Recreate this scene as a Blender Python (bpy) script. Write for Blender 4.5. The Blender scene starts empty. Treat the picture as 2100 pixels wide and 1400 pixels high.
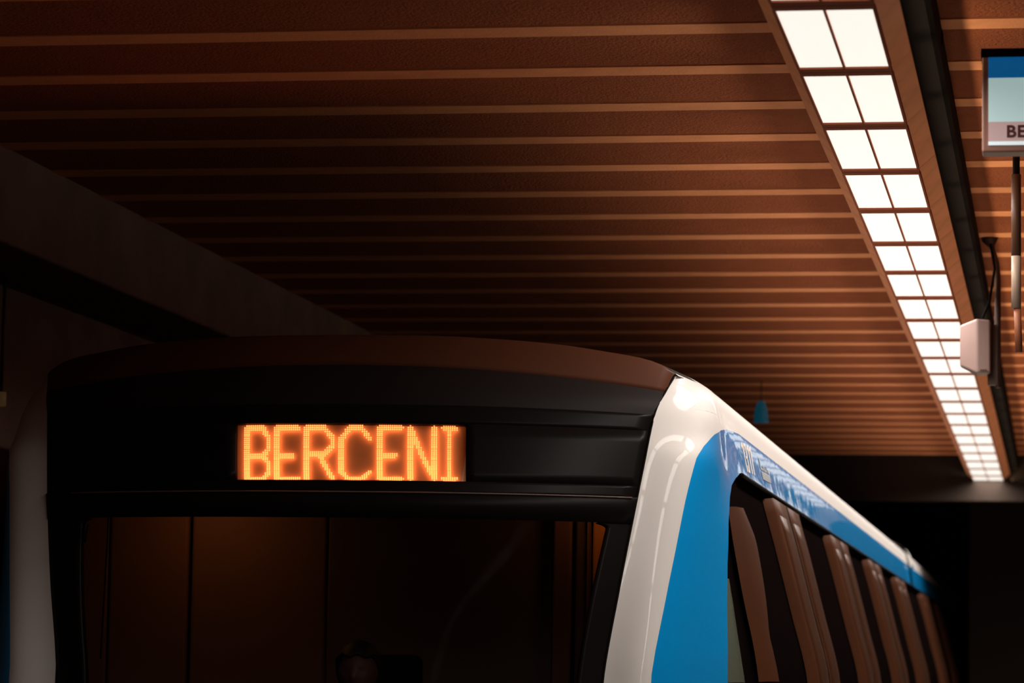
import bpy, bmesh, math, random
import numpy as np
from mathutils import Vector, Matrix
random.seed(4)
SC = bpy.context.scene
COL = SC.collection

# ------------------------------------------------------------------ camera
F = 6500.0                      # focal length in pixels of the 2100 x 1400 frame
CZ = 1.0                        # camera height above the platform
def _n(v): v = np.array(v, float); return v/np.linalg.norm(v)
yv = _n((1121, 697, F)); zv = np.array((1030, -62270, F), float)
zv = _n(zv - yv*zv.dot(yv)); xv = np.cross(yv, zv)
R_ = np.array([xv, yv, zv])     # rows: world axes in (right, down, forward)
def proj(P):
    q = (np.array(P, float) - (0, 0, CZ)) @ R_
    return np.array((1050 + F*q[0]/q[2], 700 + F*q[1]/q[2]))
def ray(px, py):
    return R_ @ np.array((px-1050, py-700, F), float)
def on_z(px, py, z):
    d = ray(px, py); t = (z-CZ)/d[2]; return Vector((d[0]*t, d[1]*t, z))
def on_y(px, py, y):
    d = ray(px, py); t = y/d[1]; return Vector((d[0]*t, y, CZ+d[2]*t))
cam_d = bpy.data.cameras.new('camera'); cam = bpy.data.objects.new('camera', cam_d); COL.objects.link(cam)
m = Matrix.Identity(4)
for i in range(3):
    m[i][0] = R_[i][0]; m[i][1] = -R_[i][1]; m[i][2] = -R_[i][2]
m[2][3] = CZ
cam.matrix_world = m
cam_d.sensor_width = 36; cam_d.lens = 36*F/2100
cam_d.clip_start = .05; cam_d.clip_end = 200
cam_d.dof.use_dof = True; cam_d.dof.focus_distance = 14.9; cam_d.dof.aperture_fstop = 3.2
SC.camera = cam

# ------------------------------------------------------------------ world, exposure
w = bpy.data.worlds.new('world'); SC.world = w; w.use_nodes = True
w.node_tree.nodes['Background'].inputs[0].default_value = (.9, .55, .4, 1)
w.node_tree.nodes['Background'].inputs[1].default_value = .002
SC.view_settings.view_transform = 'Standard'; SC.view_settings.look = 'None'
SC.view_settings.gamma = 1; SC.view_settings.use_curve_mapping = False
SC.view_settings.exposure = 0.0

LENS_POWER = 1.0
LAMP_WATTS = 22.5
FILL_WATTS = .44

# ------------------------------------------------------------------ materials
MATS = {}
def mat(name, col, rough=.5, metal=0, coat=0, spec=.5, emit=None, power=0, bump=0, bscale=30, var=0, vscale=8, coat_rough=.05, bstretch=None):
    if name in MATS: return MATS[name]
    m = bpy.data.materials.new(name); m.use_nodes = True; nt = m.node_tree
    b = nt.nodes['Principled BSDF']
    b.inputs['Base Color'].default_value = (*col, 1)
    b.inputs['Roughness'].default_value = rough; b.inputs['Metallic'].default_value = metal
    b.inputs['Specular IOR Level'].default_value = spec
    b.inputs['Coat Weight'].default_value = coat; b.inputs['Coat Roughness'].default_value = coat_rough
    if emit:
        b.inputs['Emission Color'].default_value = (*emit, 1); b.inputs['Emission Strength'].default_value = power
    if bump or var:
        tc = nt.nodes.new('ShaderNodeTexCoord'); mp = nt.nodes.new('ShaderNodeMapping')
        nt.links.new(tc.outputs['Object'], mp.inputs[0])
        if bstretch: mp.inputs['Scale'].default_value = bstretch
    if bump:
        n = nt.nodes.new('ShaderNodeTexNoise'); n.inputs['Scale'].default_value = bscale; n.inputs['Detail'].default_value = 4
        nt.links.new(mp.outputs[0], n.inputs['Vector'])
        bp = nt.nodes.new('ShaderNodeBump'); bp.inputs['Strength'].default_value = bump; bp.inputs['Distance'].default_value = .02
        nt.links.new(n.outputs['Fac'], bp.inputs['Height']); nt.links.new(bp.outputs[0], b.inputs['Normal'])
        nt.links.new(bp.outputs[0], b.inputs['Coat Normal'])
    if var:
        n2 = nt.nodes.new('ShaderNodeTexNoise'); n2.inputs['Scale'].default_value = vscale; n2.inputs['Detail'].default_value = 6
        nt.links.new(mp.outputs[0], n2.inputs['Vector'])
        r = nt.nodes.new('ShaderNodeValToRGB')
        r.color_ramp.elements[0].position = .3; r.color_ramp.elements[1].position = .7
        r.color_ramp.elements[0].color = (*[c*(1-var) for c in col], 1); r.color_ramp.elements[1].color = (*[min(1, c*(1+var)) for c in col], 1)
        nt.links.new(n2.outputs['Fac'], r.inputs[0]); nt.links.new(r.outputs[0], b.inputs['Base Color'])
    MATS[name] = m; return m
def glass(name, tint=(.75, .72, .7), refl=.05, rough=.02):
    m = bpy.data.materials.new(name); m.use_nodes = True; nt = m.node_tree
    nt.nodes.remove(nt.nodes['Principled BSDF']); out = nt.nodes['Material Output']
    t = nt.nodes.new('ShaderNodeBsdfTransparent'); t.inputs[0].default_value = (*tint, 1)
    g = nt.nodes.new('ShaderNodeBsdfGlossy'); g.inputs['Roughness'].default_value = rough
    f = nt.nodes.new('ShaderNodeFresnel'); f.inputs[0].default_value = 1.4
    mx = nt.nodes.new('ShaderNodeMixShader')
    mu = nt.nodes.new('ShaderNodeMath'); mu.operation = 'MULTIPLY'; mu.inputs[1].default_value = .004
    nt.links.new(f.outputs[0], mu.inputs[0]); nt.links.new(mu.outputs[0], mx.inputs[0]); nt.links.new(t.outputs[0], mx.inputs[1]); nt.links.new(g.outputs[0], mx.inputs[2])
    nt.links.new(mx.outputs[0], out.inputs[0]); return m
M_CEIL = mat('ceiling_plaster', (.40, .118, .048), .9, bump=1.0, bscale=70, var=.05, vscale=7, spec=.1)
M_STRIPE = mat('ceiling_strip_paint', (.95, .40, .18), .8, bump=.2, bscale=60, var=.06, spec=.1)
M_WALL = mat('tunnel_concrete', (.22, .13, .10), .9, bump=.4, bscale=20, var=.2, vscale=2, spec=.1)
M_BLACK = mat('soot_black_concrete', (.035, .025, .02), .95, spec=.05, bump=.2)  # even near-black for track bed, back wall, bulkhead and tunnel
M_FLOOR = mat('platform_terrazzo', (.04, .026, .018), .5, var=.15, vscale=40)
M_RIGHT = mat('station_wall_cladding', (.10, .045, .02), .5, var=.15, vscale=3)
M_WHITE = mat('white_train_paint', (.68, .645, .61), .5, spec=.08, coat=.22, coat_rough=.04)
M_BLUE = mat('blue_train_paint', (.0, .25, .62), .6, spec=.05, coat=.75, coat_rough=.02, bump=.08, bscale=5, bstretch=(1, .5, 1))
M_MASK = mat('black_cab_mask', (.007, .0055, .005), .35, spec=.06)
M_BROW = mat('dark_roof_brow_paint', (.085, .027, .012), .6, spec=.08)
M_SIDE = mat('black_window_band', (.005, .003, .003), .55, spec=.0)
M_DOOR = mat('brown_grey_door_leaf', (.060, .021, .009), .6, spec=.05, var=.15, vscale=2)
M_DOORGL = mat('tinted_door_glass', (.050, .018, .008), .45, spec=.08)
M_RUBBER = mat('black_rubber', (.006, .005, .004), .8, spec=.06)
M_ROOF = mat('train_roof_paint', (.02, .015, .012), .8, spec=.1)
M_LENS = mat('lit_prismatic_diffuser', (.9, .85, .8), .5, emit=(.93, .88, .80), power=LENS_POWER)
M_HOUS = mat('bronze_luminaire_housing', (.80, .33, .16), .6, spec=.1, var=.1, vscale=6, emit=(1, .36, .14), power=.06)  # faint emission added to brighten the housing sides
M_HFRAME = mat('dark_luminaire_frame', (.42, .12, .055), .8, spec=.1)
M_TRAY = mat('black_cable_tray', (.005, .003, .0025), .8, spec=.04)
M_LED = mat('amber_led', (.9, .5, .2), .5, emit=(1, .336, .133), power=4.3)
M_LEDBACK = mat('led_board', (.88, .8, .7), .8, spec=.1)
M_TEXTW = mat('white_lettering', (.85, .75, .7), .5)
M_SPK = mat('loudspeaker_enclosure', (.25, .165, .145), .5, var=.05)
M_METAL = mat('dark_steel', (.06, .03, .02), .5, metal=.4)
M_GREEN = mat('grey_green_cab_glass', (.085, .10, .075), .2, spec=.5)  # grey-green reflection in the glass put into its base colour

# ------------------------------------------------------------------ helpers
def link(o, parent=None):
    COL.objects.link(o)
    if parent is not None: o.parent = parent
    return o
def obj_from(name, verts, faces, mats, fm=None, parent=None, smooth=True, org=None):
    """a mesh object in world coordinates (origin moved to its own base)"""
    V = [Vector(v) for v in verts]
    if org is None:
        xs = [v.x for v in V]; ys = [v.y for v in V]; zs = [v.z for v in V]
        org = Vector(((min(xs)+max(xs))/2, (min(ys)+max(ys))/2, min(zs)))
    po = Vector(parent.get('_o', (0, 0, 0))) if parent is not None else Vector((0, 0, 0))
    me = bpy.data.meshes.new(name); me.from_pydata([v-org for v in V], [], faces)
    if not isinstance(mats, (list, tuple)): mats = [mats]
    for k in mats: me.materials.append(k)
    if fm:
        for p, k in zip(me.polygons, fm): p.material_index = k
    if smooth:
        for p in me.polygons: p.use_smooth = True
    me.update()
    bm = bmesh.new(); bm.from_mesh(me)
    bmesh.ops.remove_doubles(bm, verts=bm.verts, dist=1e-5)
    bmesh.ops.recalc_face_normals(bm, faces=bm.faces); bm.to_mesh(me); bm.free()
    o = bpy.data.objects.new(name, me); link(o, parent)
    o.location = org-po; o['_o'] = tuple(org)
    return o
def empty(name, loc, parent=None):
    o = bpy.data.objects.new(name, None); link(o, parent); o.empty_display_size = .1
    po = Vector(parent['_o']) if parent is not None else Vector((0, 0, 0))
    o.location = Vector(loc)-po; o['_o'] = tuple(loc); return o
def tag(o, label, cat, group=None, kind=None):
    o['label'] = label; o['category'] = cat
    if group: o['group'] = group
    if kind: o['kind'] = kind
    return o
def struct(o): o['kind'] = 'structure'; return o
class MB:
    def __init__(s): s.v = []; s.f = []; s.m = []
    def add(s, v, f, k=0):
        b = len(s.v); s.v += [Vector(p) for p in v]; s.f += [[i+b for i in q] for q in f]; s.m += [k]*len(f)
    def box(s, a, b, k=0, bev=0):
        x0, y0, z0 = [min(p, q) for p, q in zip(a, b)]; x1, y1, z1 = [max(p, q) for p, q in zip(a, b)]
        if bev:
            bm = bmesh.new(); bmesh.ops.create_cube(bm, size=1)
            for v in bm.verts:
                v.co = Vector((x0+(v.co.x+.5)*(x1-x0), y0+(v.co.y+.5)*(y1-y0), z0+(v.co.z+.5)*(z1-z0)))
            bmesh.ops.bevel(bm, geom=bm.edges[:], offset=bev, segments=3, affect='EDGES', profile=.5)
            bm.verts.ensure_lookup_table()
            s.add([v.co.copy() for v in bm.verts], [[v.index for v in f.verts] for f in bm.faces], k); bm.free(); return
        s.add([(x0,y0,z0),(x1,y0,z0),(x1,y1,z0),(x0,y1,z0),(x0,y0,z1),(x1,y0,z1),(x1,y1,z1),(x0,y1,z1)],
              [(0,3,2,1),(4,5,6,7),(0,1,5,4),(1,2,6,5),(2,3,7,6),(3,0,4,7)], k)
    def prism(s, prof, y0, y1, k=0):       # closed profile of (x, z) swept along y
        n = len(prof)
        v = [(x, y0, z) for x, z in prof]+[(x, y1, z) for x, z in prof]
        f = [(i, (i+1) % n, n+(i+1) % n, n+i) for i in range(n)]+[tuple(range(n))[::-1], tuple(range(n, 2*n))]
        s.add(v, f, k)
    def tube(s, pts, r, k=0, n=12):
        pts = [Vector(p) for p in pts]; rr = r if isinstance(r, (list, tuple)) else [r]*len(pts)
        v = []; f = []
        for i, p in enumerate(pts):
            d = (pts[min(i+1, len(pts)-1)]-pts[max(i-1, 0)]).normalized()
            a = d.orthogonal().normalized() if abs(d.z) < .9 else Vector((1, 0, 0)); a = (a-d*a.dot(d)).normalized(); b = d.cross(a)
            for j in range(n):
                t = 2*math.pi*j/n; v.append(p+(a*math.cos(t)+b*math.sin(t))*rr[i])
        for i in range(len(pts)-1):
            for j in range(n):
                f.append((i*n+j, i*n+(j+1) % n, (i+1)*n+(j+1) % n, (i+1)*n+j))
        f += [tuple(range(n))[::-1], tuple(range((len(pts)-1)*n, len(pts)*n))]
        s.add(v, f, k)
    def grid(s, rows, k=0, kf=None):
        nr, nc = len(rows), len(rows[0]); b = len(s.v)
        s.v += [Vector(p) for r in rows for p in r]
        for i in range(nr-1):
            for j in range(nc-1):
                s.f.append([b+i*nc+j, b+i*nc+j+1, b+(i+1)*nc+j+1, b+(i+1)*nc+j]); s.m.append(kf(i, j) if kf else k)
    def build(s, name, mats, parent=None, smooth=False): return obj_from(name, s.v, s.f, mats, s.m, parent, smooth)
def thick(o, t, off=-1):
    md = o.modifiers.new('thickness', 'SOLIDIFY'); md.thickness = t; md.offset = off; return o
def catmull(P, t):
    P = [np.array(p, float) for p in P]; n = len(P)-1; t = max(0, min(n-1e-9, t)); i = int(t); u = t-i
    a = P[i-1] if i > 0 else 2*P[0]-P[1]; b, c = P[i], P[i+1]; d = P[i+2] if i+2 <= n else 2*P[n]-P[n-1]
    return .5*((2*b)+(c-a)*u+(2*a-5*b+4*c-d)*u*u+(3*b-a-3*c+d)*u**3)

# ------------------------------------------------------------------ station shell (z above platform = height over camera + 1)
ZC = CZ+2.70                     # ceiling
YEND = 38.6
rib0, pitch, rw = on_z(1500, 55.5, ZC).y, .904, .20
mb = MB()
k0 = int((-7-rib0)/pitch); XL, XR = -5.45, 6.0
ys = [(rib0+k*pitch-rw/2, rib0+k*pitch+rw/2) for k in range(k0, 60) if rib0+k*pitch+rw/2 < YEND]
prev = -7.5
for a, b in ys:
    mb.add([(XL, prev, ZC), (XR, prev, ZC), (XR, a, ZC), (XL, a, ZC)], [(0, 1, 2, 3)], 0)
    zl = ZC-.006
    mb.add([(XL, a, ZC), (XR, a, ZC), (XR, a, zl), (XL, a, zl), (XL, b, zl), (XR, b, zl), (XL, b, ZC), (XR, b, ZC)],
           [(0, 1, 2, 3), (3, 2, 5, 4), (4, 5, 7, 6)], 1)
    prev = b
mb.add([(XL, prev, ZC), (XR, prev, ZC), (XR, YEND, ZC), (XL, YEND, ZC)], [(0, 1, 2, 3)], 0)
mb.add([(XL, -7.5, ZC+.2), (XR, -7.5, ZC+.2), (XR, YEND, ZC+.2), (XL, YEND, ZC+.2)], [(0, 1, 2, 3)], 0)
struct(mb.build('ceiling', [M_CEIL, M_STRIPE]))
mb = MB(); mb.box((-1.18, -7.5, -.35), (XR, 42.7, 0)); struct(mb.build('floor', M_FLOOR))
mb = MB(); mb.box((-1.1, 14.0, 0), (1.5, 42.6, .004)); struct(mb.build('floor_edge_band', mat('pale_granite', (.85, .72, .58), .5, var=.05, vscale=30)))  # pale band added out of view to bounce light onto the ceiling
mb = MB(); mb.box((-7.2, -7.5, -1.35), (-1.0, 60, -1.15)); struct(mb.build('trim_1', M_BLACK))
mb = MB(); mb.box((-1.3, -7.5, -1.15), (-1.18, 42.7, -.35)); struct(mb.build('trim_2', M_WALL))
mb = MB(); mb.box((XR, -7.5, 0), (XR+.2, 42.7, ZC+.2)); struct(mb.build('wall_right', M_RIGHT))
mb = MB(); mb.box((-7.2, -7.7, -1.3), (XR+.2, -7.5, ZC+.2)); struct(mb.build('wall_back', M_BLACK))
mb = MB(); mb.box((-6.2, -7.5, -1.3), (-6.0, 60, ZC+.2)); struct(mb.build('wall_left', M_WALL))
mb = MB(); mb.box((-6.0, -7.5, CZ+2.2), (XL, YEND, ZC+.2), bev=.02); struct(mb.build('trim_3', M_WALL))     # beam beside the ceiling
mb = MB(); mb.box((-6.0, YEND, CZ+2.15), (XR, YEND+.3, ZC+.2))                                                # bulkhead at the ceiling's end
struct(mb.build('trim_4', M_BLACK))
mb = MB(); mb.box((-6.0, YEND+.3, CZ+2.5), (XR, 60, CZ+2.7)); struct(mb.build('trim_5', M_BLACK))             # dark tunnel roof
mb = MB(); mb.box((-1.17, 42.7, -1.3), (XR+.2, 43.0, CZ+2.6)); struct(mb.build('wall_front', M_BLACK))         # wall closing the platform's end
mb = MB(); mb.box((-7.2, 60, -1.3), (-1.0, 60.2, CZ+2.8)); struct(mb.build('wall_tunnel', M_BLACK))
# ------------------------------------------------------------------ luminaires
ZL = CZ+2.40
LXL = on_z(1648.6, 151, ZL).x; LXR = on_z(1823, 141, ZL).x
y_ref = on_z(1823, 141, ZL).y; y_last = on_z(2056, 988, ZL).y
NL = 21; lp = (y_last-y_ref)/NL
ORD = ['first','second','third','fourth','fifth','sixth','seventh','eighth','ninth','tenth','eleventh','twelfth','thirteenth','fourteenth','fifteenth','sixteenth','seventeenth','eighteenth','nineteenth','twentieth','twenty-first','twenty-second','twenty-third']
xm = (LXL+LXR)/2
def make_lum():
    root = empty('ceiling_luminaire', (xm, 0, ZL)); g = .075
    hb = MB()
    prof = [(LXL-.012, ZL+.006), (LXL-.085, ZL+.07), (LXL-.085, ZL+.085), (LXR+.085, ZL+.085), (LXR+.085, ZL+.07), (LXR+.012, ZL+.006)]
    hb.prism(prof, .006, lp-.006)
    hb.build('housing', M_HOUS, root)
    fb = MB(); z0, z1 = ZL-.012, ZL+.02
    fb.box((LXL-.012, .004, z0), (LXR+.012, g, z1)); fb.box((LXL-.012, lp-g, z0), (LXR+.012, lp-.004, z1))
    fb.box((LXL-.014, g, z0), (LXL-.004, lp-g, z1)); fb.box((LXR+.004, g, z0), (LXR+.014, lp-g, z1))
    fb.box((xm-.004, g, z0), (xm+.004, lp-g, z1))
    fb.build('frame', M_HFRAME, root)
    for a, b in ((LXL-.004, xm-.006), (xm+.006, LXR+.004)):
        db = MB(); db.box((a, g, ZL-.004), (b, lp-g, ZL+.012)); db.build('diffuser', M_LENS, root)
    # the downward light of the tubes (louvred: little of it leaves at grazing angles)
    ld = bpy.data.lights.new('tube_light', 'AREA'); ld.shape = 'RECTANGLE'; ld.size = LXR-LXL; ld.size_y = lp-2*g
    ld.energy = LAMP_WATTS; ld.color = (1, .92, .85); ld.spread = math.radians(166)
    lo = bpy.data.objects.new('tube_light', ld); link(lo, root); lo.location = (0, lp/2, -.016)
    for sx, xx in ((-1, LXL-.095), (1, LXR+.095)):      # added side lights that brighten the ceiling beside the row
        ld = bpy.data.lights.new('edge_light', 'AREA'); ld.shape = 'RECTANGLE'; ld.size = .03; ld.size_y = lp-2*g
        ld.energy = FILL_WATTS*(1 if sx < 0 else 2.6); ld.color = (1, .86, .74) if sx < 0 else (1, .76, .5); ld.spread = math.radians(56 if sx < 0 else 120)
        lo = bpy.data.objects.new('edge_light', ld); link(lo, root)
        lo.location = (xx-xm, lp/2, .06 if sx < 0 else .0); d = Vector((sx, 0, .25 if sx < 0 else .7)).normalized(); up = Vector((0, 1, 0)); zz = -d; xx_ = up.cross(zz).normalized()
        lo.rotation_euler = Matrix((xx_, up, zz)).transposed().to_euler()
    return root
def copy_tree(o, parent=None):
    c = o.copy(); COL.objects.link(c)
    if parent is not None: c.parent = parent
    for ch in list(o.children): copy_tree(ch, c)
    return c
lum0 = make_lum(); used = False
for k in range(-9, NL):                      # k = 0 is the second row in view (it ends at y_ref)
    pass
n0 = 7
for k in range(-1-n0, NL+1):
    o = copy_tree(lum0) if used else lum0; used = True
    o.location = (xm, y_ref+(k-1)*lp, ZL)
    i = k+1
    if i >= 0:
        tag(o, 'glowing twin-panel ceiling luminaire, %s of the row counting down from the top of the frame' % ORD[i], 'ceiling light', 'luminaires in the long glowing ceiling row')
    else:
        tag(o, 'twin-panel ceiling luminaire of the same row, %s before the frame top towards the camera' % ORD[-i-1], 'ceiling light', 'luminaires above the camera')
yA, yB = y_ref-(n0+2)*lp, y_last
mb = MB(); mb.box((LXL+.02, yA, ZL+.085), (LXR-.02, yB, ZC-.025))
tag(mb.build('mounting_trunking', M_TRAY), 'dark trunking carrying the row of glowing luminaires under the ceiling', 'trunking')
# black cable tray hung along the luminaires' right side
a0 = on_z(1831, 0, CZ+2.52).x; a1 = on_z(1906, 0, CZ+2.52).x
mb = MB()
z0, z1 = CZ+2.52, ZC-.03
mb.prism([(a0+.012, z0), (a1-.02, z0), (a1, z0+.02), (a1, z1), (a1-.012, z1), (a1-.012, z0+.03), (a0+.012, z0+.03), (a0+.012, z1), (a0, z1), (a0, z0+.012)], yA, yB+.3)
tray = mb.build('cable_tray', M_TRAY); tag(tray, 'long black cable tray running beside the right edge of the glowing luminaires', 'cable tray')
mb = MB()
for j, (dx, r) in enumerate(((.03, .012), (.06, .016), (.09, .011))):
    mb = MB(); mb.tube([(a0+dx, yA+.1+i*(yB-yA-.2)/60, z0+.03+r+.002*math.sin(i*1.7+j)) for i in range(61)], r, n=8); mb.build('cable', M_RUBBER, tray, True)
mb = MB()
for y in np.arange(yA+1, yB, 4.4):
    mb = MB(); mb.box((a0+.05, y, z1), (a0+.08, y+.03, ZC-.008)); mb.build('bracket', M_METAL, tray)

# ------------------------------------------------------------------ train body surface
XC = -3.36
PK = [(-1.50, -2.05), (-1.36, -1.4), (-1.31, -.6), (-1.34, 0), (-1.43, .36), (-1.52, .71), (-1.607, 1.035), (-1.645, 1.258), (-1.685, 1.385), (-1.775, 1.462), (-2.1, 1.53), (-2.7, 1.575), (XC, 1.585)]
AB, AC, AEND = 6.0, 7.0, 12.0
def catnu(P, t, al=.75):                 # chord-weighted Catmull-Rom with knots at whole numbers
    P = [np.array(p, float) for p in P]; n = len(P)-1; t = max(0, min(n-1e-9, t)); i = int(t); u = t-i
    a = P[i-1] if i > 0 else 2*P[0]-P[1]; b, c = P[i], P[i+1]; d = P[i+2] if i+2 <= n else 2*P[n]-P[n-1]
    t0 = 0; t1 = t0+max(1e-6, np.linalg.norm(b-a))**al; t2 = t1+max(1e-6, np.linalg.norm(c-b))**al; t3 = t2+max(1e-6, np.linalg.norm(d-c))**al
    x = t1+(t2-t1)*u
    A1 = (t1-x)/(t1-t0)*a+(x-t0)/(t1-t0)*b; A2 = (t2-x)/(t2-t1)*b+(x-t1)/(t2-t1)*c; A3 = (t3-x)/(t3-t2)*c+(x-t2)/(t3-t2)*d
    B1 = (t2-x)/(t2-t0)*A1+(x-t0)/(t2-t0)*A2; B2 = (t3-x)/(t3-t1)*A2+(x-t1)/(t3-t1)*A3
    return (t2-x)/(t2-t1)*B1+(x-t1)/(t2-t1)*B2
def S(Y, a, off=0.0):
    x, z = catnu(PK, a)
    if off:
        x2, z2 = catnu(PK, min(a+.02, AEND)); x1, z1 = catnu(PK, max(a-.02, 0))
        t = np.array((x2-x1, z2-z1)); t /= np.linalg.norm(t); x += off*t[1]; z += -off*t[0]
    fr = max(0, (15.9-Y)/.85)
    return np.array((XC+(x-XC)*(1-.039*fr**1.5), Y, z+CZ))
def inv(fn, px, py, p0):
    p = np.array(p0, float)
    for _ in range(60):
        r = proj(fn(*p))-(px, py)
        if abs(r).max() < .02: break
        J = np.zeros((2, 2))
        for i in range(2):
            q = p.copy(); q[i] += 1e-4; J[:, i] = (proj(fn(*q))-(px, py)-r)/1e-4
        d = np.linalg.lstsq(J, -r, rcond=None)[0]; s = min(1, .4/max(1e-9, abs(d).max())); p = p+d*s
    else:
        print('INV?', px, py, p, r)
    return p
def sym(pxr, py, pxl):                   # a point of the symmetric body seen at pxr on its right and pxl on its left side
    dr = ray(pxr, py); dl = ray(pxl, py-22); Y = 2*XC/(dr[0]/dr[1]+dl[0]/dl[1])
    return np.array((dr[0]/dr[1]*Y, Y, CZ+dr[2]/dr[1]*Y))
# edge between front mask and white corner, from the top lip down
E3 = [sym(*q) for q in ((1385, 771, 100), (1366, 803, 97), (1343, 850, 97), (1320, 960, 97), (1300, 1060, 98), (1270, 1210, 103), (1237, 1400, 115))]
_z = np.array([e[2] for e in E3])
for ax in (0, 1):
    kf = np.polyfit(_z[2:], [e[ax] for e in E3[2:]], 2); yy = np.polyval(kf, _z)
    if ax == 1:
        for i in range(2, 7): E3[i][1] = yy[i]
print('E3', [tuple(np.round(q, 3)) for q in E3])
for zz in (.6, .1, -.4, -1.1):
    e = E3[-1].copy(); e[2] = zz; e[1] -= .04; e[0] += .0; E3.append(e)
# outer corner line (white / blue border), from the top down
N3 = [np.array((XC+1.60, 15.32, CZ+1.44)), np.array((XC+1.675, 15.17, CZ+1.36)), np.array((XC+1.70, 15.04, CZ+1.25)), np.array((XC+1.70, 14.93, CZ+1.12))]
N3 += [sym(*q) for q in ((1428, 940, 20), (1407, 1020, 20), (1385, 1130, 20), (1363, 1240, 20), (1334, 1400, 20))]
print('N3', [tuple(np.round(q, 3)) for q in N3])
for zz in (.6, .1, -.4, -1.1):
    e = N3[-1].copy(); e[2] = zz; e[1] -= .03; N3.append(e)
def by_z(L):
    P_ = np.array([catmull(L, t) for t in np.linspace(0, len(L)-1, 300)]); o_ = np.argsort(P_[:, 2]); P_ = P_[o_]
    return lambda z: np.array((np.interp(z, P_[:, 2], P_[:, 0]), np.interp(z, P_[:, 2], P_[:, 1]), z))
fE, fN = by_z(E3), by_z(N3)
def W0(s_, a):
    if s_ >= 3: return S(16.6+(s_-3), a)
    z = S(16.6, a)[2]
    K = [fE(z), fN(z), S(15.75, a), S(16.6, a), S(17.6, a)]
    return catnu(K, max(s_, 0), .5)
def W(s_, a, off=0.0):
    p = W0(s_, a)
    if off:
        e = 1e-3; ds = W0(s_+e, a)-W0(s_-e if s_ > e else s_, a); da = W0(s_, min(a+e, AEND))-W0(s_, a-e)
        n_ = np.cross(ds, da); n_ /= np.linalg.norm(n_)
        p = p+n_*off*(1 if n_[0] > 0 else -1)
    return p
def sY(y): return 3+(y-16.6)
lo_, hi_ = 7.5, 9.5
for _ in range(40):
    m_ = (lo_+hi_)/2
    if catnu(PK, m_)[1]+CZ < E3[0][2]: lo_ = m_
    else: hi_ = m_
ATOP = lo_; YTOP = E3[0][1]
C2 = [(1515, 889), (1492, 880.5), (1478, 882), (1462, 892), (1445, 912), (1428, 940)]
c2 = []; g0 = (2.8, 6.9)
for p in C2: g0 = inv(W, *p, g0); c2.append(g0.copy())
print('C2', [tuple(np.round(q, 2)) for q in c2])
C3 = [(1520, 978), (1508, 981), (1501, 992), (1497, 1015), (1494, 1060), (1492, 1150), (1491, 1250), (1492, 1400)]
c3 = []; g0 = (2.2, 5.9)
for p in C3: g0 = inv(W, *p, g0); c3.append(g0.copy())
print('C3', [tuple(np.round(q, 2)) for q in c3], 'ATOP', ATOP)
def curve(c, aend):
    A = np.array(c); A[0, 1] = aend
    lo = A[-1].copy(); lo[1] = 0; A = np.vstack([A, lo])
    return lambda a: float(np.interp(-a, -A[:, 1], A[:, 0]))
f2 = curve(c2, AC); f3 = curve(c3, AB)
BULGE = .34
def lip(a):                              # front edge of the roof above ATOP
    x, z = catnu(PK, a); xt, zt = catnu(PK, ATOP); u = (x-XC)/(xt-XC)
    return YTOP-BULGE*(1-abs(u)**2.4)
TRAIN_END = 52.0
train = empty('metro_train', (XC, 15, -1.15))
tag(train, 'white and blue metro train with black cab front and amber destination display beside the platform', 'train')
def mirror(rows): return [[(2*XC-p[0], p[1], p[2]) for p in r] for r in rows]
def lin(a, b, n): return [a+(b-a)*i/(n-1) for i in range(n)]
JY = 35.7
def shell():
    mb = MB(); L0 = sY(JY-.25)
    bk = [3+(L0-3)*t for t in (.02, .05, .1, .18, .3, .45, .6, .8, 1)]
    al = lin(AC, ATOP, 26)
    mb.grid([[W(y, a) for y in (lin(0, 3, 40)+bk)] for a in al], 0)
    al = lin(ATOP, AEND, 24)
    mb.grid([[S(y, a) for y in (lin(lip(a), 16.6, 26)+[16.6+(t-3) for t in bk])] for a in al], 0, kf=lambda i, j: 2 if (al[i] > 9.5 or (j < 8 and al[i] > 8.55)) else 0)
    al = [AC-(AC-AB)*t for t in [0, .004, .012, .025, .05, .08, .12, .17, .23, .3, .4, .5, .6, .7, .8, .9, .96, 1]]
    mb.grid([[W(y, a) for y in lin(0, f2(a), 22)] for a in al], 0)
    mb.grid([[W(y, a) for y in (lin(f2(a), 3, 24)+bk)] for a in al], 1)
    al = [AB-t for t in (0, .003, .01, .02, .04, .07, .1, .15, .2, .3, .4, .5, .7, .9, 1.2, 1.5, 1.8, 2.1, 2.4, 2.7, 3.0, 3.5, 4, 5, 6)]
    mb.grid([[W(y, a) for y in lin(0, f2(a), 22)] for a in al], 0)
    mb.grid([[W(y, a) for y in lin(f2(a), f3(a), 18)] for a in al], 1)
    n = len(mb.v)
    mb.v += [Vector((2*XC-p.x, p.y, p.z)) for p in mb.v[:n]]
    nf = len(mb.f)
    mb.f += [[i+n for i in q][::-1] for q in mb.f[:nf]]; mb.m += mb.m[:nf]
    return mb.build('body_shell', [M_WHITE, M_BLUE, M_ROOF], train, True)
shell()
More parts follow.
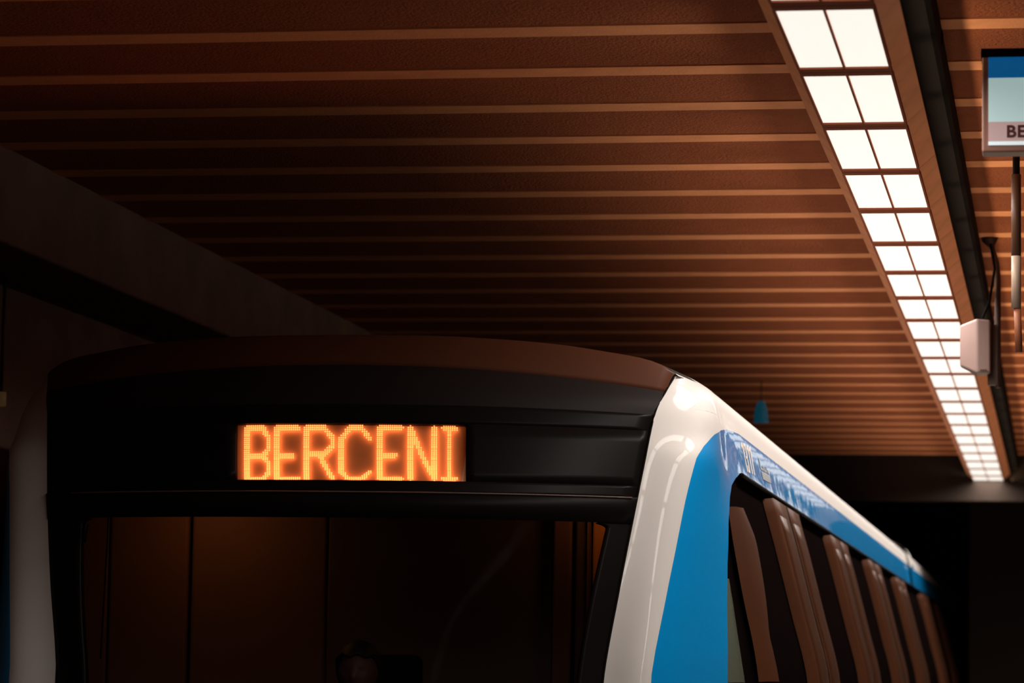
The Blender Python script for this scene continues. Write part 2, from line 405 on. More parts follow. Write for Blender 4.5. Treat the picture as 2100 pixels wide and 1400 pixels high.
# second car's shell, and the gangway collar between the cars
def car2(y0, y1, off, name, mw, mbl):
    mb = MB(); ys_ = lin(y0, y1, 8)
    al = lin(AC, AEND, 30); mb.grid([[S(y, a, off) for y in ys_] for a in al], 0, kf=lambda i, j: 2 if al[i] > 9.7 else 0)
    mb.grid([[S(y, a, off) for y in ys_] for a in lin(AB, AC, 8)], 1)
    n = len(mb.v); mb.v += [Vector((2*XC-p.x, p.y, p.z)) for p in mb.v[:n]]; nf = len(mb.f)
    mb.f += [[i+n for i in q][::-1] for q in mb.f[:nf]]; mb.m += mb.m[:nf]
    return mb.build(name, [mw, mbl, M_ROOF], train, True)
car2(JY+.25, TRAIN_END, 0, 'rear_body_shell', M_WHITE, M_BLUE)
car2(JY-.26, JY+.26, .035, 'gangway_collar', M_WHITE, M_BLUE)
# dark side: window band from the cab to the rear
def side_band(y1):
    mb = MB(); al = [AB-.01-t for t in (0, .05, .1, .2, .35, .5, .7, .9, 1.2, 1.6, 2, 2.5, 3, 3.5, 4.2, 5, 5.99)]
    def row(a):
        y0 = f3(min(a, AB))
        return [W(y, a, -.035) for y in [y0+(3-y0)*t for t in (0, .1, .25, .4, .55, .7, .85, 1)]+[sY(q) for q in (17.2, 18, 20, 24, 28, 32, 36, 40, 46, y1)]]
    mb.grid([row(a) for a in al]); return mb
sb = side_band(TRAIN_END)
n = len(sb.v); sb.v += [Vector((2*XC-p.x, p.y, p.z)) for p in sb.v[:n]]; nf = len(sb.f)
sb.f += [[i+n for i in q][::-1] for q in sb.f[:nf]]; sb.m += sb.m[:nf]
sb.build('window_band', M_SIDE, train, True)
# rubber lip under the blue stripe
mb = MB()
mb.tube([W(y, AB-.03, .004) for y in lin(f3(AB)+.02, 3, 14)+lin(3.5, sY(TRAIN_END), 40)], .011, n=6)
mb.build('drip_rail', M_RUBBER, train, True)
# doors
def door(yc, wid, top=AB-.16, leafs=2):
    o = empty('door', S(yc, 4.0), train)
    yl = yc-wid/2
    lw = wid/leafs
    for j in range(leafs):
        y0, y1 = yl+j*lw+.006, yl+(j+1)*lw-.006
        al = lin(top, .6, 22)
        prof = [(y0, -.03), (y0+.012, .018), (y0+.03, .028), (y1-.03, .028), (y1-.012, .018), (y1, -.03)]
        mb = MB(); mb.grid([[S(y, min(a, AB), o_) for y, o_ in prof] for a in al])
        mb.grid([[S(y, top, o_) for y, o_ in prof], [S(y, top+.02, -.03) for y, o_ in prof]])
        lf = mb.build('door_leaf', M_DOOR, o, True)
        mb = MB(); m_ = lw*.16
        al = lin(top-.28, 2.6, 12)
        mb.grid([[S(y, a, .031) for y in lin(y0+m_, y1-m_, 4)] for a in al])
        thick(mb.build('door_window', M_DOORGL, lf, True), .004)
    mb = MB(); mb.tube([S(yc, a, .022) for a in lin(top, .7, 12)], .010, n=6); mb.build('door_seal', M_RUBBER, o, True)
    return o
for yc, wd in ((18.55, 1.85), (23.1, 1.85), (27.6, 1.85), (32.2, 1.85), (38.2, 1.85), (42.8, 1.85)): door(yc, wd)
# first side panel behind the cab
def quad_on_side(name, px_rows, material, off, parent=train, nr=20, nc=5, ext=None):
    """px_rows: list of (leftpx, rightpx) traced at heights from top to bottom"""
    L = []; Rr = []; g = (2.0, 5.5); h = (2.6, 5.5)
    for (l, r) in px_rows:
        g = inv(lambda y, a: W(y, a, off), *l, g); h = inv(lambda y, a: W(y, a, off), *r, h); L.append(g.copy()); Rr.append(h.copy())
    if ext:
        L.append(L[-1]+np.array((ext, -2.4))); Rr.append(Rr[-1]+np.array((ext, -2.4)))
    rows = []
    for i in range(nr*(len(L)-1)//(len(L)-1)+1):
        t = i/nr*(len(L)-1); k = min(int(t), len(L)-2); u = t-k
        l = L[k]+(L[k+1]-L[k])*u; r = Rr[k]+(Rr[k+1]-Rr[k])*u
        rows.append([W(*(l+(r-l)*j/(nc-1)), off+(0 if 0 < j < nc-1 else -.02)) for j in range(nc)])
    mb = MB(); mb.grid(rows); return mb.build(name, material, parent, True)
quad_on_side('side_panel', [((1501, 1037), (1530, 1042)), ((1510, 1100), (1556, 1105)), ((1549, 1301), (1585, 1301)), ((1564, 1397), (1606, 1397))], M_DOOR, .012, ext=.0)
quad_on_side('cab_side_window', [((1494.5, 1185), (1496, 1190)), ((1495, 1240), (1507, 1240)), ((1496, 1310), (1520, 1310)), ((1497, 1399), (1536, 1399))], M_GREEN, -.015, ext=.0)

# ------------------------------------------------------------------ train front
VN = len(E3)-1
def E(v): return catmull(E3, v)
ARCH0 = catnu(PK, AEND)[1]-catnu(PK, ATOP)[1]
def FR(v, u, off=0.0):
    e = E(v); ar = ARCH0*math.exp(-(v/1.35)**2)
    X = XC+u*(e[0]-XC); Y = e[1]-BULGE*(1-abs(u)**2.4); Z = e[2]+ar*(1-abs(u)**2)
    return np.array((X, Y-off, Z))
def FRtop(u):
    xt = E3[0][0]; 
    lo, hi = ATOP, AEND
    for _ in range(40):
        m_ = (lo+hi)/2
        if S(lip(m_), m_)[0] > XC+abs(u)*(xt-XC): lo = m_
        else: hi = m_
    p = S(lip(lo), lo); return np.array((XC+u*(xt-XC), p[1], p[2]))
def finv(px, py, g=(4, 0)): return inv(FR, px, py, g)
us = [-1+2*i/60 for i in range(61)]
# brow (sloping up to the roof)
mb = MB(); rows = []
top = [FRtop(u) for u in us]; bot = [FR(1, u) for u in us]
for i in range(9):
    t = i/8
    rows.append([top[j]*(1-t)+bot[j]*t+np.array((0, 0, .012*math.sin(math.pi*t))) for j in range(61)])
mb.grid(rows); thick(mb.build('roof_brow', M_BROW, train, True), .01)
mb = MB(); mb.grid([[FR(1+t, u)+np.array((0, -.012*math.sin(math.pi*t), 0)) for u in us] for t in lin(0, 1, 8)])
mb.build('brow_fascia', mat('dark_brow_fascia', (.016, .011, .010), .5, spec=.1), train, True)
# display opening
dTL = finv(483, 868); dTR = finv(956, 868, dTL); dBL = finv(483, 985, dTL); dBR = finv(956, 985, dTR)
v1 = (dTL[0]+dTR[0])/2; v2 = (dBL[0]+dBR[0])/2; uL, uR = dTL[1], dTR[1]
def eL(v): return float(np.interp(v, (dTL[0], dBL[0]), (dTL[1], dBL[1])))
def eR(v): return float(np.interp(v, (dTR[0], dBR[0]), (dTR[1], dBR[1])))
wT = finv(700, 1061)[0]
print('front v', v1, v2, uL, uR, wT)
mb = MB()
def strip(va, vb, ua, ub, nv=6, nu=40): mb.grid([[FR(v, u) for u in lin(ua, ub, nu)] for v in lin(va, vb, nv)])
strip(2.0, v1, -1, 1); mb.grid([[FR(v, u) for u in lin(-1, eL(v), 20)] for v in lin(v1, v2, 6)]); mb.grid([[FR(v, u) for u in lin(eR(v), 1, 20)] for v in lin(v1, v2, 6)])
vl = finv(1150, 1015)[0]
strip(v2, vl, -1, 1)
# header lower part steps out a little at the ledge
mb.grid([[FR(vl, u) for u in us], [FR(vl, u, .012) for u in us], [FR(vl+.02, u, .016) for u in us], [FR(wT, u, .006) for u in us]])
# jambs
def edges(v):
    # windscreen side edges from traced points
    L_ = [(166, 1075), (163, 1120), (163, 1200), (167, 1300), (173, 1400)]
    R2 = [(1246, 1083), (1237, 1123), (1213, 1233), (1195, 1333), (1186, 1400)]
    return L_, R2
Lp, Rp = edges(0)
Lv = np.array([finv(*p, (5, -.9)) for p in Lp]); Rv = np.array([finv(*p, (5, .85)) for p in Rp])
vb = 8.6
def wl(v):
    d = max(0, Lv[0, 0]-v); r = .28
    base = float(np.interp(v, Lv[:, 0], Lv[:, 1]))
    return base+.03*(min(1, d/(Lv[0, 0]-wT)))**2.5
def wr(v):
    d = max(0, Rv[0, 0]-v); base = float(np.interp(v, Rv[:, 0], Rv[:, 1]))
    return base-.035*(min(1, d/(Rv[0, 0]-wT)))**2.5
vs = [wT+(Lv[0, 0]-wT)*i/8 for i in range(8)]+lin(Lv[0, 0], vb, 26)
mb.grid([[FR(v, u) for u in lin(-1, wl(v), 8)] for v in vs]); mb.grid([[FR(v, u) for u in lin(wr(v), 1, 8)] for v in vs])
mb.grid([[FR(wT, u) for u in us], [FR(wT, u, .006) for u in us]])
strip(vb, VN, -1, 1)
maskob = thick(mb.build('cab_mask', M_MASK, train, True), .03)
mb = MB(); mb.grid([[FR(v, u, -.012) for u in lin(wl(v)-.01, wr(v)+.01, 40)] for v in vs])
mb.build('windscreen', glass('windscreen_glass'), train, True)
# display: board recessed behind the mask, LED letters on it
disp = empty('destination_display', FR(v2, (uL+uR)/2), train)
mb = MB(); REC = .045
mb.grid([[FR(v, u, -REC) for u in lin(uL-.02, uR+.02, 30)] for v in lin(v1-.06, v2+.06, 6)])
mb.build('display_board', M_LEDBACK, disp, True)
mb = MB()
for va in (v1-.06, v2+.06):
    mb.grid([[FR(va, u, 0-.032) for u in lin(uL-.02, uR+.02, 30)], [FR(va, u, -REC-.002) for u in lin(uL-.02, uR+.02, 30)]])
mb.build('display_casing', M_RUBBER, disp)
M_FILT = bpy.data.materials.new('amber_filter'); M_FILT.use_nodes = True; nt_ = M_FILT.node_tree
nt_.nodes.remove(nt_.nodes['Principled BSDF']); t_ = nt_.nodes.new('ShaderNodeBsdfTransparent'); t_.inputs[0].default_value = (.75, .45, .28, 1)
nt_.links.new(t_.outputs[0], nt_.nodes['Material Output'].inputs[0])
mb = MB(); mb.grid([[FR(v, u, -.012) for u in lin(uL-.01, uR+.01, 30)] for v in lin(v1-.03, v2+.03, 6)]); mb.build('display_cover', M_FILT, disp, True)  # added amber sheet that tints the board between the letters
STROKES = {
 'B': (500, 555, [[(0, 0), (0, 1)], [(0, 0), (.72, 0), (1, .17), (1, .36), (.78, .5), (0, .5)], [(.78, .5), (1, .64), (1, .86), (.74, 1), (0, 1)]]),
 'E': (563, 616, [[(1, 0), (0, 0), (0, 1), (1, 1)], [(0, .5), (.72, .5)]]),
 'R': (625, 688, [[(0, 1), (0, 0), (.68, 0), (1, .18), (1, .32), (.68, .47), (0, .47)], [(.5, .47), (1, 1)]]),
 'C': (697, 765, [[(1, .2), (.7, 0), (.3, 0), (0, .2), (0, .85), (.25, 1), (.7, 1), (1, .85)]]),
 'E2': (776, 828, [[(1, 0), (0, 0), (0, 1), (1, 1)], [(0, .5), (.72, .5)]]),
 'N': (838, 895, [[(0, 1), (0, 0), (1, 1), (1, 0)]]),
 'I': (905, 937, [[(0, 0), (1, 0)], [(0, 1), (1, 1)], [(.5, 0), (.5, 1)]]),
}
def seg_d(p, a, b):
    ax, ay = a; bx, by = b; dx, dy = bx-ax, by-ay; L = dx*dx+dy*dy
    t = 0 if L == 0 else max(0, min(1, ((p[0]-ax)*dx+(p[1]-ay)*dy)/L))
    return max(abs(p[0]-ax-t*dx), 0)+0 if False else math.hypot(p[0]-ax-t*dx, p[1]-ay-t*dy)
bmi = bmesh.new(); bmesh.ops.create_icosphere(bmi, subdivisions=1, radius=1)
IV = [v.co.copy() for v in bmi.verts]; IF = [[v.index for v in f.verts] for f in bmi.faces]; bmi.free()
gl = finv(720, 928)
corner = [np.array(finv(x, y, gl)) for x, y in ((480, 872), (950, 872), (480, 985), (950, 985))]
def dpos(px, py, off):
    s = (px-480)/470; t = (py-872)/113
    q = (corner[0]*(1-s)+corner[1]*s)*(1-t)+(corner[2]*(1-s)+corner[3]*s)*t
    return FR(q[0], q[1], off)
PX, PY, HW = 4.35, 3.75, 5.2
for ch, (x0, x1, st) in STROKES.items():
    mb = MB(); yt, yb = 877.0, 980.0; a0_, a1_ = x0+4.5, x1-4.5
    seg = []
    for pl in st:
        q = [(a0_+(a1_-a0_)*x, yt+(yb-yt)*y) for x, y in pl]; seg += list(zip(q[:-1], q[1:]))
    r = 0
    for iy in range(0, 31):
        py = 872.5+iy*PY
        if iy % 6 == 5: py -= .5
        for ix in range(-1, int((x1-x0)/PX)+3):
            px = x0+ix*PX+(.5*PX if iy % 2 else 0)*.0
            if min(seg_d((px, py), a, b) for a, b in seg) < HW:
                c = dpos(px, py, -.030); s_ = .0042
                mb.add([Vector(c)+v*s_ for v in IV], IF)
    mb.build('led_letter', M_LED, disp, False)
# ledge highlight painted on as a paler strip, wiper
mb = MB(); mb.tube([FR(vl+.01, u, .02) for u in lin(-.9, .985, 40)], .004, n=6); mb.build('mask_ledge', mat('worn_ledge', (.10, .06, .05), .35), train, True)
mb = MB(); p1 = finv(183, 1075, (5, -.9)); p2 = finv(176, 1112, (5, -.9))
mb.tube([FR(*p1, .015), FR(*((p1+p2)/2), .02), FR(*p2, .015)], .006, n=6)
mb.build('windscreen_seal_tab', M_RUBBER, train, True)
# red reflex edge: thin rubber joint between mask and white corner
mb = MB(); mb.tube([E(v)+np.array((-.002, -.004, 0)) for v in lin(.1, 11, 80)], .005, n=6); mb.build('corner_joint', M_RUBBER, train, True)

# ------------------------------------------------------------------ cab interior
M_CABW = mat('cab_wall_panel', (.20, .10, .06), .7)
M_CABD = mat('cab_dark_panel', (.13, .08, .06), .7)
yb_ = 16.35
cabi = empty('cab_interior', (XC, yb_, 0.0), train)
def cabpanel(x0p, x1p, mt, name, dy=0, bev=.012, ztop=CZ+1.02):
    xa = on_y(x0p, 1200, yb_).x; xb = on_y(x1p, 1200, yb_).x
    mb = MB(); mb.box((xa+.004, yb_+dy, .02), (xb-.004, yb_+dy+.05, ztop), bev=bev); return mb.build(name, mt, cabi)
cabpanel(95, 222, M_CABW, 'wall_panel'); cabpanel(222, 387, M_CABW, 'cab_door', -.01, .018); cabpanel(391, 672, M_CABW, 'wall_panel', -.01, .018)
cabpanel(672, 1138, M_CABD, 'equipment_cabinet', -.02)
cabpanel(1138, 1178, M_CABW, 'door_post', -.10); cabpanel(1178, 1205, M_CABD, 'wall_panel', 0); cabpanel(1205, 1212, M_CABW, 'door_post', -.05); cabpanel(1214, 1300, mat('lit_cab_wall', (.75, .32, .08), .6), 'wall_panel', -.02)  # last panel: the light on it is put into its brighter orange
mb = MB(); mb.box((-4.85, 14.9, .0), (-1.85, yb_+.1, .02)); mb.build('cab_floor', M_CABD, cabi)
mb = MB(); mb.box((-4.75, 14.95, CZ+1.03), (-1.95, yb_+.05, CZ+1.06)); mb.build('cab_ceiling', M_CABD, cabi)
mb = MB(); mb.box((-4.7, 14.35, .45), (-2.1, 14.85, .78), bev=.05); mb.build('control_desk', M_MASK, cabi)
# roller blind cord seen at the left of the windscreen
mb = MB(); mb.tube([on_y(222, 1060, 15.4), on_y(220, 1110, 15.4), on_y(206, 1350, 15.4)], .004, n=6); mb.build('blind_cord', M_RUBBER, cabi, True)
# unseen lamps added above the windscreen to brighten the cab
mb = MB(); lc = on_y(400, 1010, 15.9); mb.box((lc.x-.12, 15.84, CZ+1.005), (lc.x+.12, 15.96, CZ+1.03), bev=.006)
mb.build('cab_lamp', mat('cab_lamp_glow', (.6, .4, .2), .5, emit=(1, .42, .12), power=9.0), cabi)
mb = MB(); lc = on_y(1235, 1010, 15.9); mb.box((lc.x-.05, 15.99, CZ+.97), (lc.x+.03, 16.09, CZ+1.03), bev=.006)
mb.build('cab_lamp', MATS['cab_lamp_glow'], cabi)

# ------------------------------------------------------------------ lettering on the blue stripe
def stamp(name, quads, material):
    mb = MB()
    for q in quads:
        P = [inv(lambda y, a: W(y, a, .003), x, y_, (2.3, 6.6)) for x, y_ in q]
        n_ = 4; P = [np.array(p) for p in P]
        mb.grid([[W(*((P[0]*(1-s)+P[1]*s)*(1-t)+(P[3]*(1-s)+P[2]*s)*t), .003) for s in lin(0, 1, 3)] for t in lin(0, 1, 6)])
    return thick(mb.build(name, material, train), .002)
# fleet number 1311: own coordinates (0..1 across, 0..1 down) mapped to the slanting box in the photograph
NB = [(1518.5, 905), (1538, 915.5), (1548.5, 974), (1531, 966)]
def nmap(x, y, B=NB):
    a = np.array(B[0])*(1-x)+np.array(B[1])*x; b = np.array(B[3])*(1-x)+np.array(B[2])*x; return tuple(a*(1-y)+b*y)
def nq(x0, y0, x1, y1, B=NB): return [nmap(x0, y0, B), nmap(x1, y0, B), nmap(x1, y1, B), nmap(x0, y1, B)]
one = lambda x: [nq(x+.08, 0, x+.17, 1), [nmap(x-.02, .17), nmap(x+.08, .0), nmap(x+.08, .14), nmap(x-.02, .28)]]
three = lambda x: [nq(x, 0, x+.2, .09), nq(x+.13, .09, x+.22, .47), nq(x+.03, .45, x+.18, .54), nq(x+.13, .53, x+.22, .91), nq(x, .91, x+.2, 1), nq(x-.01, .06, x+.06, .24), nq(x-.01, .76, x+.06, .94)]
stamp('fleet_number', one(.02)+three(.27)+one(.60)+one(.84), M_TEXTW)
LB = [(1556, 940), (1573, 952), (1583, 992), (1565, 983)]
M_TEXTG = mat('faded_lettering', (.45, .47, .48), .5)
qs = [nq(0, 0, .12, .5, LB), nq(.12, .42, .3, .5, LB), nq(.32, .25, .4, .5, LB), nq(.48, .3, .56, .5, LB), nq(.56, .42, .7, .5, LB), nq(.74, .2, .82, .5, LB), nq(.9, .32, .98, .5, LB)]
for i in range(4): qs.append(nq(.02, .60+i*.1, .96, .675+i*.1, LB))
stamp('side_emblem', qs, M_TEXTG)

# ------------------------------------------------------------------ driver
M_SKIN = mat('skin', (.13, .055, .04), .6); M_HAIR = mat('dark_hair', (.012, .008, .006), .6); M_COAT = mat('dark_jacket', (.03, .02, .022), .8)
hp = on_y(735, 1400, 15.45)                      # head centre roughly
hx, hy, hz = hp.x, 15.45, on_y(735, 1326, 15.45).z-.115
drv = empty('person', (hx, hy+.05, .02)); HS = 1.16
tag(drv, 'person driving, dark short hair and dark jacket, seated behind the train windscreen', 'person')
def skin_body(name, nodes, edges_, mt, parent, lv=2):
    me = bpy.data.meshes.new(name); po = Vector(parent['_o'])
    me.from_pydata([Vector(n[0])-po for n in nodes], edges_, []); me.materials.append(mt)
    o = bpy.data.objects.new(name, me); link(o, parent); o['_o'] = tuple(po)
    md = o.modifiers.new('skin', 'SKIN')
    for i, n in enumerate(nodes):
        r = n[1]; r = r if isinstance(r, tuple) else (r, r); me.skin_vertices[0].data[i].radius = r; me.skin_vertices[0].data[i].use_root = (i == 0)
    md.use_smooth_shade = True; s = o.modifiers.new('sub', 'SUBSURF'); s.levels = s.render_levels = lv
    return o
H = lambda x, y, z: (hx+x, hy+y, hz+z)
B0 = -.62
nodes = [(H(0, .02, B0), (.15, .12)), (H(0, .01, B0+.2), (.14, .10)), (H(0, 0, B0+.36), (.16, .10)), (H(0, .0, -.2), (.09, .08)), (H(0, 0, -.13), .055), (H(0, -.01, -.06), .055),
         (H(.17, 0, -.22), .06), (H(.24, -.06, -.45), .047), (H(.18, -.30, -.50), .036), (H(-.17, 0, -.22), .06), (H(-.24, -.06, -.45), .047), (H(-.18, -.30, -.50), .036),
         (H(.10, -.10, B0-.02), .085), (H(.12, -.42, B0), .06), (H(.12, -.46, B0-.38), .045), (H(-.10, -.10, B0-.02), .085), (H(-.12, -.42, B0), .06), (H(-.12, -.46, B0-.38), .045)]
eds = [(0, 1), (1, 2), (2, 3), (3, 4), (4, 5), (2, 6), (6, 7), (7, 8), (2, 9), (9, 10), (10, 11), (0, 12), (12, 13), (13, 14), (0, 15), (15, 16), (16, 17)]
bodyo = skin_body('jacket_and_trousers', nodes, eds, M_COAT, drv)
def headmesh():
    bm = bmesh.new(); bmesh.ops.create_uvsphere(bm, u_segments=40, v_segments=28, radius=1)
    for v in bm.verts:
        x, y, z = v.co
        X = x*.086*(1-.18*max(0, -z)); Y = y*.104; Z = z*.122
        if False: Y -= .018*(-z-.2); 
        if y < 0:
            Y -= .022*math.exp(-((x/.16)**2+((z+.18)/.16)**2))                       # nose
            Y += .012*(math.exp(-(((x-.38)/.2)**2+((z-.02)/.12)**2))+math.exp(-(((x+.38)/.2)**2+((z-.02)/.12)**2)))  # eye sockets
            Y -= .006*math.exp(-((x/.28)**2+((z+.48)/.07)**2))                       # lips
            Y -= .008*math.exp(-((x/.25)**2+((z+.85)/.15)**2))                       # chin
        v.co = Vector((hx+X*HS, hy+Y*HS, hz+Z*HS-.008))
    V = [v.co.copy() for v in bm.verts]; Fc = [[v.index for v in f.verts] for f in bm.faces]; bm.free()
    mb = MB(); mb.add(V, Fc)
    for s in (-1, 1):                                                                # ears
        pts = [(hx+s*.088, hy+.01, hz-.03), (hx+s*.099, hy+.018, hz-.01), (hx+s*.101, hy+.02, hz+.015), (hx+s*.09, hy+.01, hz+.03)]
        mb.tube(pts, [.008, .012, .014, .007])
    return mb
headmesh().build('head', M_SKIN, drv, True)
bm = bmesh.new(); bmesh.ops.create_uvsphere(bm, u_segments=40, v_segments=28, radius=1)
mbh = MB(); V = []; 
for v in bm.verts:
    x, y, z = v.co; n_ = .05*math.sin(x*23)*math.cos(y*19)
    q_ = max(0, min(1, (.35-y)/.9)); q_ = q_*q_*(3-2*q_); zz = max(z, -.5+1.0*q_+.06*math.sin(x*9))
    V.append(Vector((hx+x*.100*(1+n_*.3)*HS, hy+.004+y*.114*HS, hz-.004+zz*.132*(1+n_*.3)*HS)))
mbh.add(V, [[v.index for v in f.verts] for f in bm.faces]); bm.free(); mbh.build('hair', M_HAIR, drv, True)
for s in (-1, 1):
    hb = (hx+s*.18, hy-.33, hz-.50); nd = [(Vector(hb)+Vector((0, .03, 0)), .028), (Vector(hb)+Vector((0, -.05, 0)), (.034, .02))]; ed = [(0, 1)]
    for q in range(4):
        b_ = len(nd); ox = (q-1.5)*.019; L1 = (.03, .035, .034, .026)[q]
        nd += [(Vector(hb)+Vector((ox, -.085, .002)), .0095), (Vector(hb)+Vector((ox, -.085-L1, -.012)), .0085), (Vector(hb)+Vector((ox, -.08-L1, -.042)), .0075)]
        ed += [(1, b_), (b_, b_+1), (b_+1, b_+2)]
    b_ = len(nd); nd += [(Vector(hb)+Vector((-s*.035, -.03, -.005)), .011), (Vector(hb)+Vector((-s*.05, -.07, -.02)), .009)]; ed += [(0, b_), (b_, b_+1)]
    skin_body('hand', nd, ed, M_SKIN, drv, 1)
seat = empty('driver_seat', (hx+.05, hy+.25, .02))
tag(seat, 'dark high-backed driver seat behind the person in the cab', 'seat')
mb = MB(); mb.box((hx-.26, hy-.22, hz-.82), (hx+.26, hy+.2, hz-.72), bev=.03); mb.build('seat_cushion', M_RUBBER, seat, True)
mb = MB(); mb.box((hx-.25, hy+.15, hz-.74), (hx+.26, hy+.27, hz-.16), bev=.04); mb.build('backrest', M_RUBBER, seat, True)
mb = MB(); mb.box((hx+.02, hy+.16, hz-.15), (hx+.28, hy+.26, hz+.08), bev=.04); mb.build('headrest', M_RUBBER, seat, True)
mb = MB(); mb.tube([(hx, hy+.05, .02), (hx, hy+.05, hz-.8)], .05); mb.build('pedestal', M_METAL, seat, True)

# ------------------------------------------------------------------ hanging loudspeaker on a rod
YS = 19.2
top = on_z(2030, 486, ZC-.001); YS = top.y; rx = top.x
sp = empty('hanging_loudspeaker', (rx, YS, on_y(2045, 795, YS).z))
tag(sp, 'pale box loudspeaker hung on a dark rod, overlapping the right edge of the glowing luminaires', 'loudspeaker')
zb = on_y(2045, 795, YS).z; xr = on_y(2046, 640, YS).x
mb = MB(); mb.tube([(rx, YS, ZC), (rx, YS, ZC-.02), (rx+.01, YS, ZC-.06), (rx+.02, YS, ZC-.1)], [.055, .05, .018, .015], n=16); mb.build('ceiling_plate', M_METAL, sp, True)
mb = MB(); mb.tube([(rx+.02, YS, ZC-.09), (rx+.04, YS, ZC-.16), (xr, YS, ZC-.26), (xr, YS, zb+.02), (xr+.003, YS, zb)], [.015, .018, .019, .019, .017], n=12); mb.build('rod', M_METAL, sp, True)
xt_ = on_y(2022, 660, YS).x
mb = MB(); mb.tube([(rx+.005, YS-.03, ZC-.05), (rx+.03, YS-.04, ZC-.2), (rx-.0, YS-.05, ZC-.4), (xt_-.02, YS-.06, on_y(2018, 655, YS).z)], .008, n=8); mb.build('cable', M_RUBBER, sp, True)
bl, br = on_y(1968, 700, YS-.12), on_y(2031, 700, YS-.12)
zt, zbm = on_y(2000, 655, YS-.12).z, on_y(2000, 768, YS-.12).z
xm_ = on_y(2003, 700, YS-.12).x
mb = MB()
# tapered cabinet: flat right half, left half sloping back with chamfered foot
f0 = [(bl.x, YS-.06, zt-.035), (bl.x, YS-.06, zbm+.055), (xm_, YS-.15, zbm+.012), (xm_, YS-.15, zt)]
mb.add([(bl.x, YS-.06, zt-.03), (xm_, YS-.15, zt+.002), (br.x, YS-.13, zt-.003), (br.x, YS-.13, zbm+.012), (xm_, YS-.15, zbm+.008), (bl.x, YS-.06, zbm+.06),
        (bl.x, YS+.02, zt-.03), (xm_, YS+.04, zt+.002), (br.x, YS+.04, zt-.003), (br.x, YS+.04, zbm+.012), (xm_, YS+.04, zbm+.008), (bl.x, YS+.02, zbm+.06)],
       [(0, 1, 4, 5), (1, 2, 3, 4), (6, 7, 1, 0), (7, 8, 2, 1), (8, 9, 3, 2), (9, 10, 4, 3), (10, 11, 5, 4), (11, 6, 0, 5), (6, 11, 10, 7), (7, 10, 9, 8)])
cb = mb.build('cabinet', M_SPK, sp); bv = cb.modifiers.new('b', 'BEVEL'); bv.width = .012; bv.segments = 3
mb = MB(); mb.box((on_y(2010, 700, YS-.15).x, YS-.147, zbm+.02), (on_y(2024, 700, YS-.15).x, YS-.12, zbm+.03)); mb.build('port_slot', M_METAL, sp)
mb = MB(); mb.box((on_y(2029, 700, YS).x-.01, YS-.03, on_y(2030, 790, YS).z), (xr, YS+.02, zt-.02)); mb.build('mounting_bracket', M_METAL, sp)

# ------------------------------------------------------------------ hanging destination sign at the right
YG = 12.2
sg = empty('station_sign', on_y(2150, 312, YG))
tag(sg, 'hanging illuminated sign with blue band and dark letters BE at the right frame edge', 'sign')
def P(px, py, y=YG): return on_y(px, py, y)
xe = P(2014, 200).x; xw = xe+1.5
mb = MB(); mb.box((xe, YG, P(2014, 312).z), (xe+1.5, YG+.12, P(2014, 104).z), bev=.008); mb.build('sign_casing', mat('warm_grey_sign_casing', (.30, .14, .10), .5), sg)
mb = MB(); mb.box((xe-.004, YG-.012, P(2014, 118).z), (xe+1.504, YG+.124, P(2014, 102).z+.002)); mb.build('sign_top_rail', M_TRAY, sg)
ix = P(2027, 200).x
def band(name, y0, y1, m_, x0=ix, dy=-.006):
    mb = MB(); mb.box((x0, YG+dy, P(2030, y1).z), (xe+1.47, YG+.01, P(2030, y0).z)); return mb.build(name, m_, sg)
band('blue_band', 118, 160, mat('sign_blue', (.0, .10, .30), .4, emit=(.0, .12, .35), power=.5))
band('white_panel', 160.6, 250, mat('sign_pale_glow', (.4, .5, .5), .4, emit=(.30, .43, .42), power=.9, var=.0))
band('name_panel', 250.6, 290, mat('sign_name_panel', (.40, .28, .27), .4, emit=(.36, .24, .23), power=.7))
band('lower_edge_light', 290.6, 298, mat('sign_edge_glow', (.6, .65, .65), .4, emit=(.5, .58, .62), power=.9))
fc = bpy.data.curves.new('t', 'FONT'); fc.body = 'BERCENI'; fc.size = 1; fc.extrude = .02; fc.offset = .03; fc.space_character = 1.08
ft = bpy.data.objects.new('t', fc); COL.objects.link(ft); bpy.context.view_layer.update()
dg = bpy.context.evaluated_depsgraph_get(); tm = bpy.data.meshes.new_from_object(ft.evaluated_get(dg))
xs_ = [v.co.x for v in tm.vertices]; zs_ = [v.co.y for v in tm.vertices]
hgt = P(2070, 257).z-P(2070, 283).z; sc_ = hgt/(max(zs_)-min(zs_)); pl = P(2065, 283)
V = [(pl.x+(v.co.x-min(xs_))*sc_*1.05, YG-.008-v.co.z*.1, pl.z+(v.co.y-min(zs_))*sc_) for v in tm.vertices]
obj_from('sign_letters', V, [list(p.vertices) for p in tm.polygons], mat('sign_letter_red_brown', (.10, .018, .018), .5), None, sg, False)
bpy.data.objects.remove(ft)
mb = MB()
for dx in (.35, 1.2): mb.tube([(xe+dx, YG+.06, P(2014, 104).z), (xe+dx, YG+.06, ZC)], .015)
mb.build('hanger', M_METAL, sg, True)
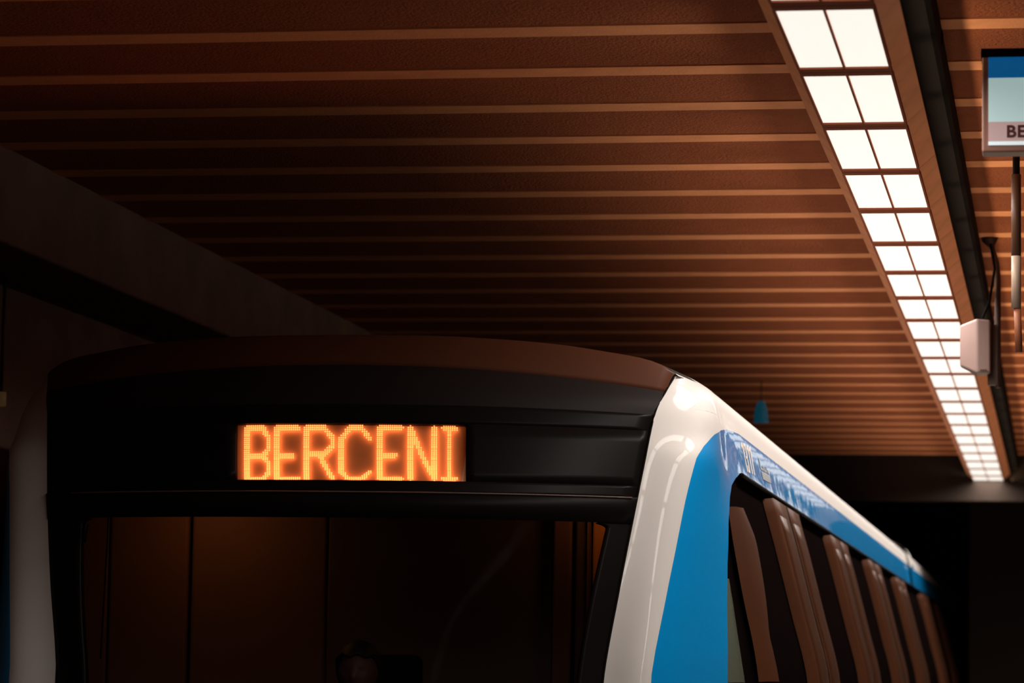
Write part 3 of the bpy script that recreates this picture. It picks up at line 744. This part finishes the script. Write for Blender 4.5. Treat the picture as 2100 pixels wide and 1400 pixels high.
# vertical pole behind the sign
YP = 14.2
pt = tag(empty('hanging_pole', on_y(2084, 720, YP)), 'brown vertical hanging pole with a pale grey sleeve, below and behind the sign', 'pole')
px0, px1 = on_y(2074, 500, YP).x, on_y(2094, 500, YP).x; xc_ = (px0+px1)/2; rr = (px1-px0)/2
mb = MB(); mb.tube([(xc_, YP, ZC), (xc_, YP, on_y(2084, 358, YP).z)], rr*.75, n=16); mb.build('upper_tube', M_METAL, pt, True)
mb = MB(); mb.tube([(xc_, YP, on_y(2084, 358, YP).z), (xc_, YP, on_y(2084, 525, YP).z)], rr, n=16); mb.build('brown_sleeve', mat('brown_sleeve_paint', (.16, .07, .035), .5), pt, True)
mb = MB(); mb.tube([(xc_, YP, on_y(2084, 525, YP).z), (xc_, YP, on_y(2084, 632, YP).z)], rr, n=16); mb.build('grey_sleeve', mat('grey_sleeve_paint', (.50, .36, .26), .5), pt, True)
mb = MB(); mb.tube([(xc_+.005, YP, on_y(2084, 632, YP).z), (xc_+.012, YP, on_y(2084, 722, YP).z)], rr*.75, n=16); mb.build('lower_tube', mat('rust_tube', (.34, .11, .045), .6), pt, True)
# loose cable by the tray
q = [on_z(1918, 40, ZC-.002)]; q = [q[0]]+[on_y(px, py, q[0].y) for px, py in ((1929, 62), (1931, 80), (1926, 98), (1922, 104))]
mb = MB(); mb.tube([Vector(catmull([tuple(p) for p in q], t)) for t in lin(0, 4, 20)], .007, n=8)
tag(mb.build('loose_cable', M_RUBBER, None, True), 'short loose black cable drooping beside the cable tray near the top of the frame', 'cable')
# blue signal lamp far away above the train
YB = 29.0
bs = tag(empty('signal_lamp', on_y(1561, 866, YB)), 'small dim blue lamp hanging far away above the train roof', 'lamp')
cx_ = on_y(1561, 840, YB).x; z1_, z2_ = on_y(1561, 822, YB).z, on_y(1561, 866, YB).z
r_ = (on_y(1576, 840, YB).x-on_y(1546, 840, YB).x)/2
mb = MB(); mb.tube([(cx_, YB, z1_), (cx_, YB, z1_-.02), (cx_, YB, (z1_+z2_)/2), (cx_, YB, z2_)], [r_*.3, r_*.6, r_*.9, r_], n=20)
mb.build('blue_lens', mat('blue_lens_glow', (.0, .05, .08), .4, emit=(.002, .028, .045), power=1.0), bs, True)
mb = MB(); mb.tube([(cx_, YB, z1_-.01), (cx_, YB, ZC)], .004); mb.build('stem', M_METAL, bs, True)
# small tunnel lamp at the far left
lw = on_y(2, 818, 17.3)
tl = tag(empty('tunnel_lamp', lw), 'faint yellowish tunnel lamp on the far wall at the left frame edge', 'lamp')
mb = MB(); mb.tube([(lw.x, 17.3, lw.z-.04), (lw.x, 17.3, lw.z+.04)], .03); mb.build('bulb', mat('tunnel_lamp_glow', (.12, .08, .04), .5, emit=(.5, .28, .1), power=.05), tl, True)
mb = MB(); mb.tube([(lw.x, 17.3, lw.z+.04), (lw.x, 17.3, CZ+2.2)], .01); mb.build('stem', M_METAL, tl, True)

for o in list(bpy.data.objects):
    if '_o' in o: del o['_o']
print('VERTS', sum(len(o.data.vertices) for o in bpy.data.objects if o.type == 'MESH'))
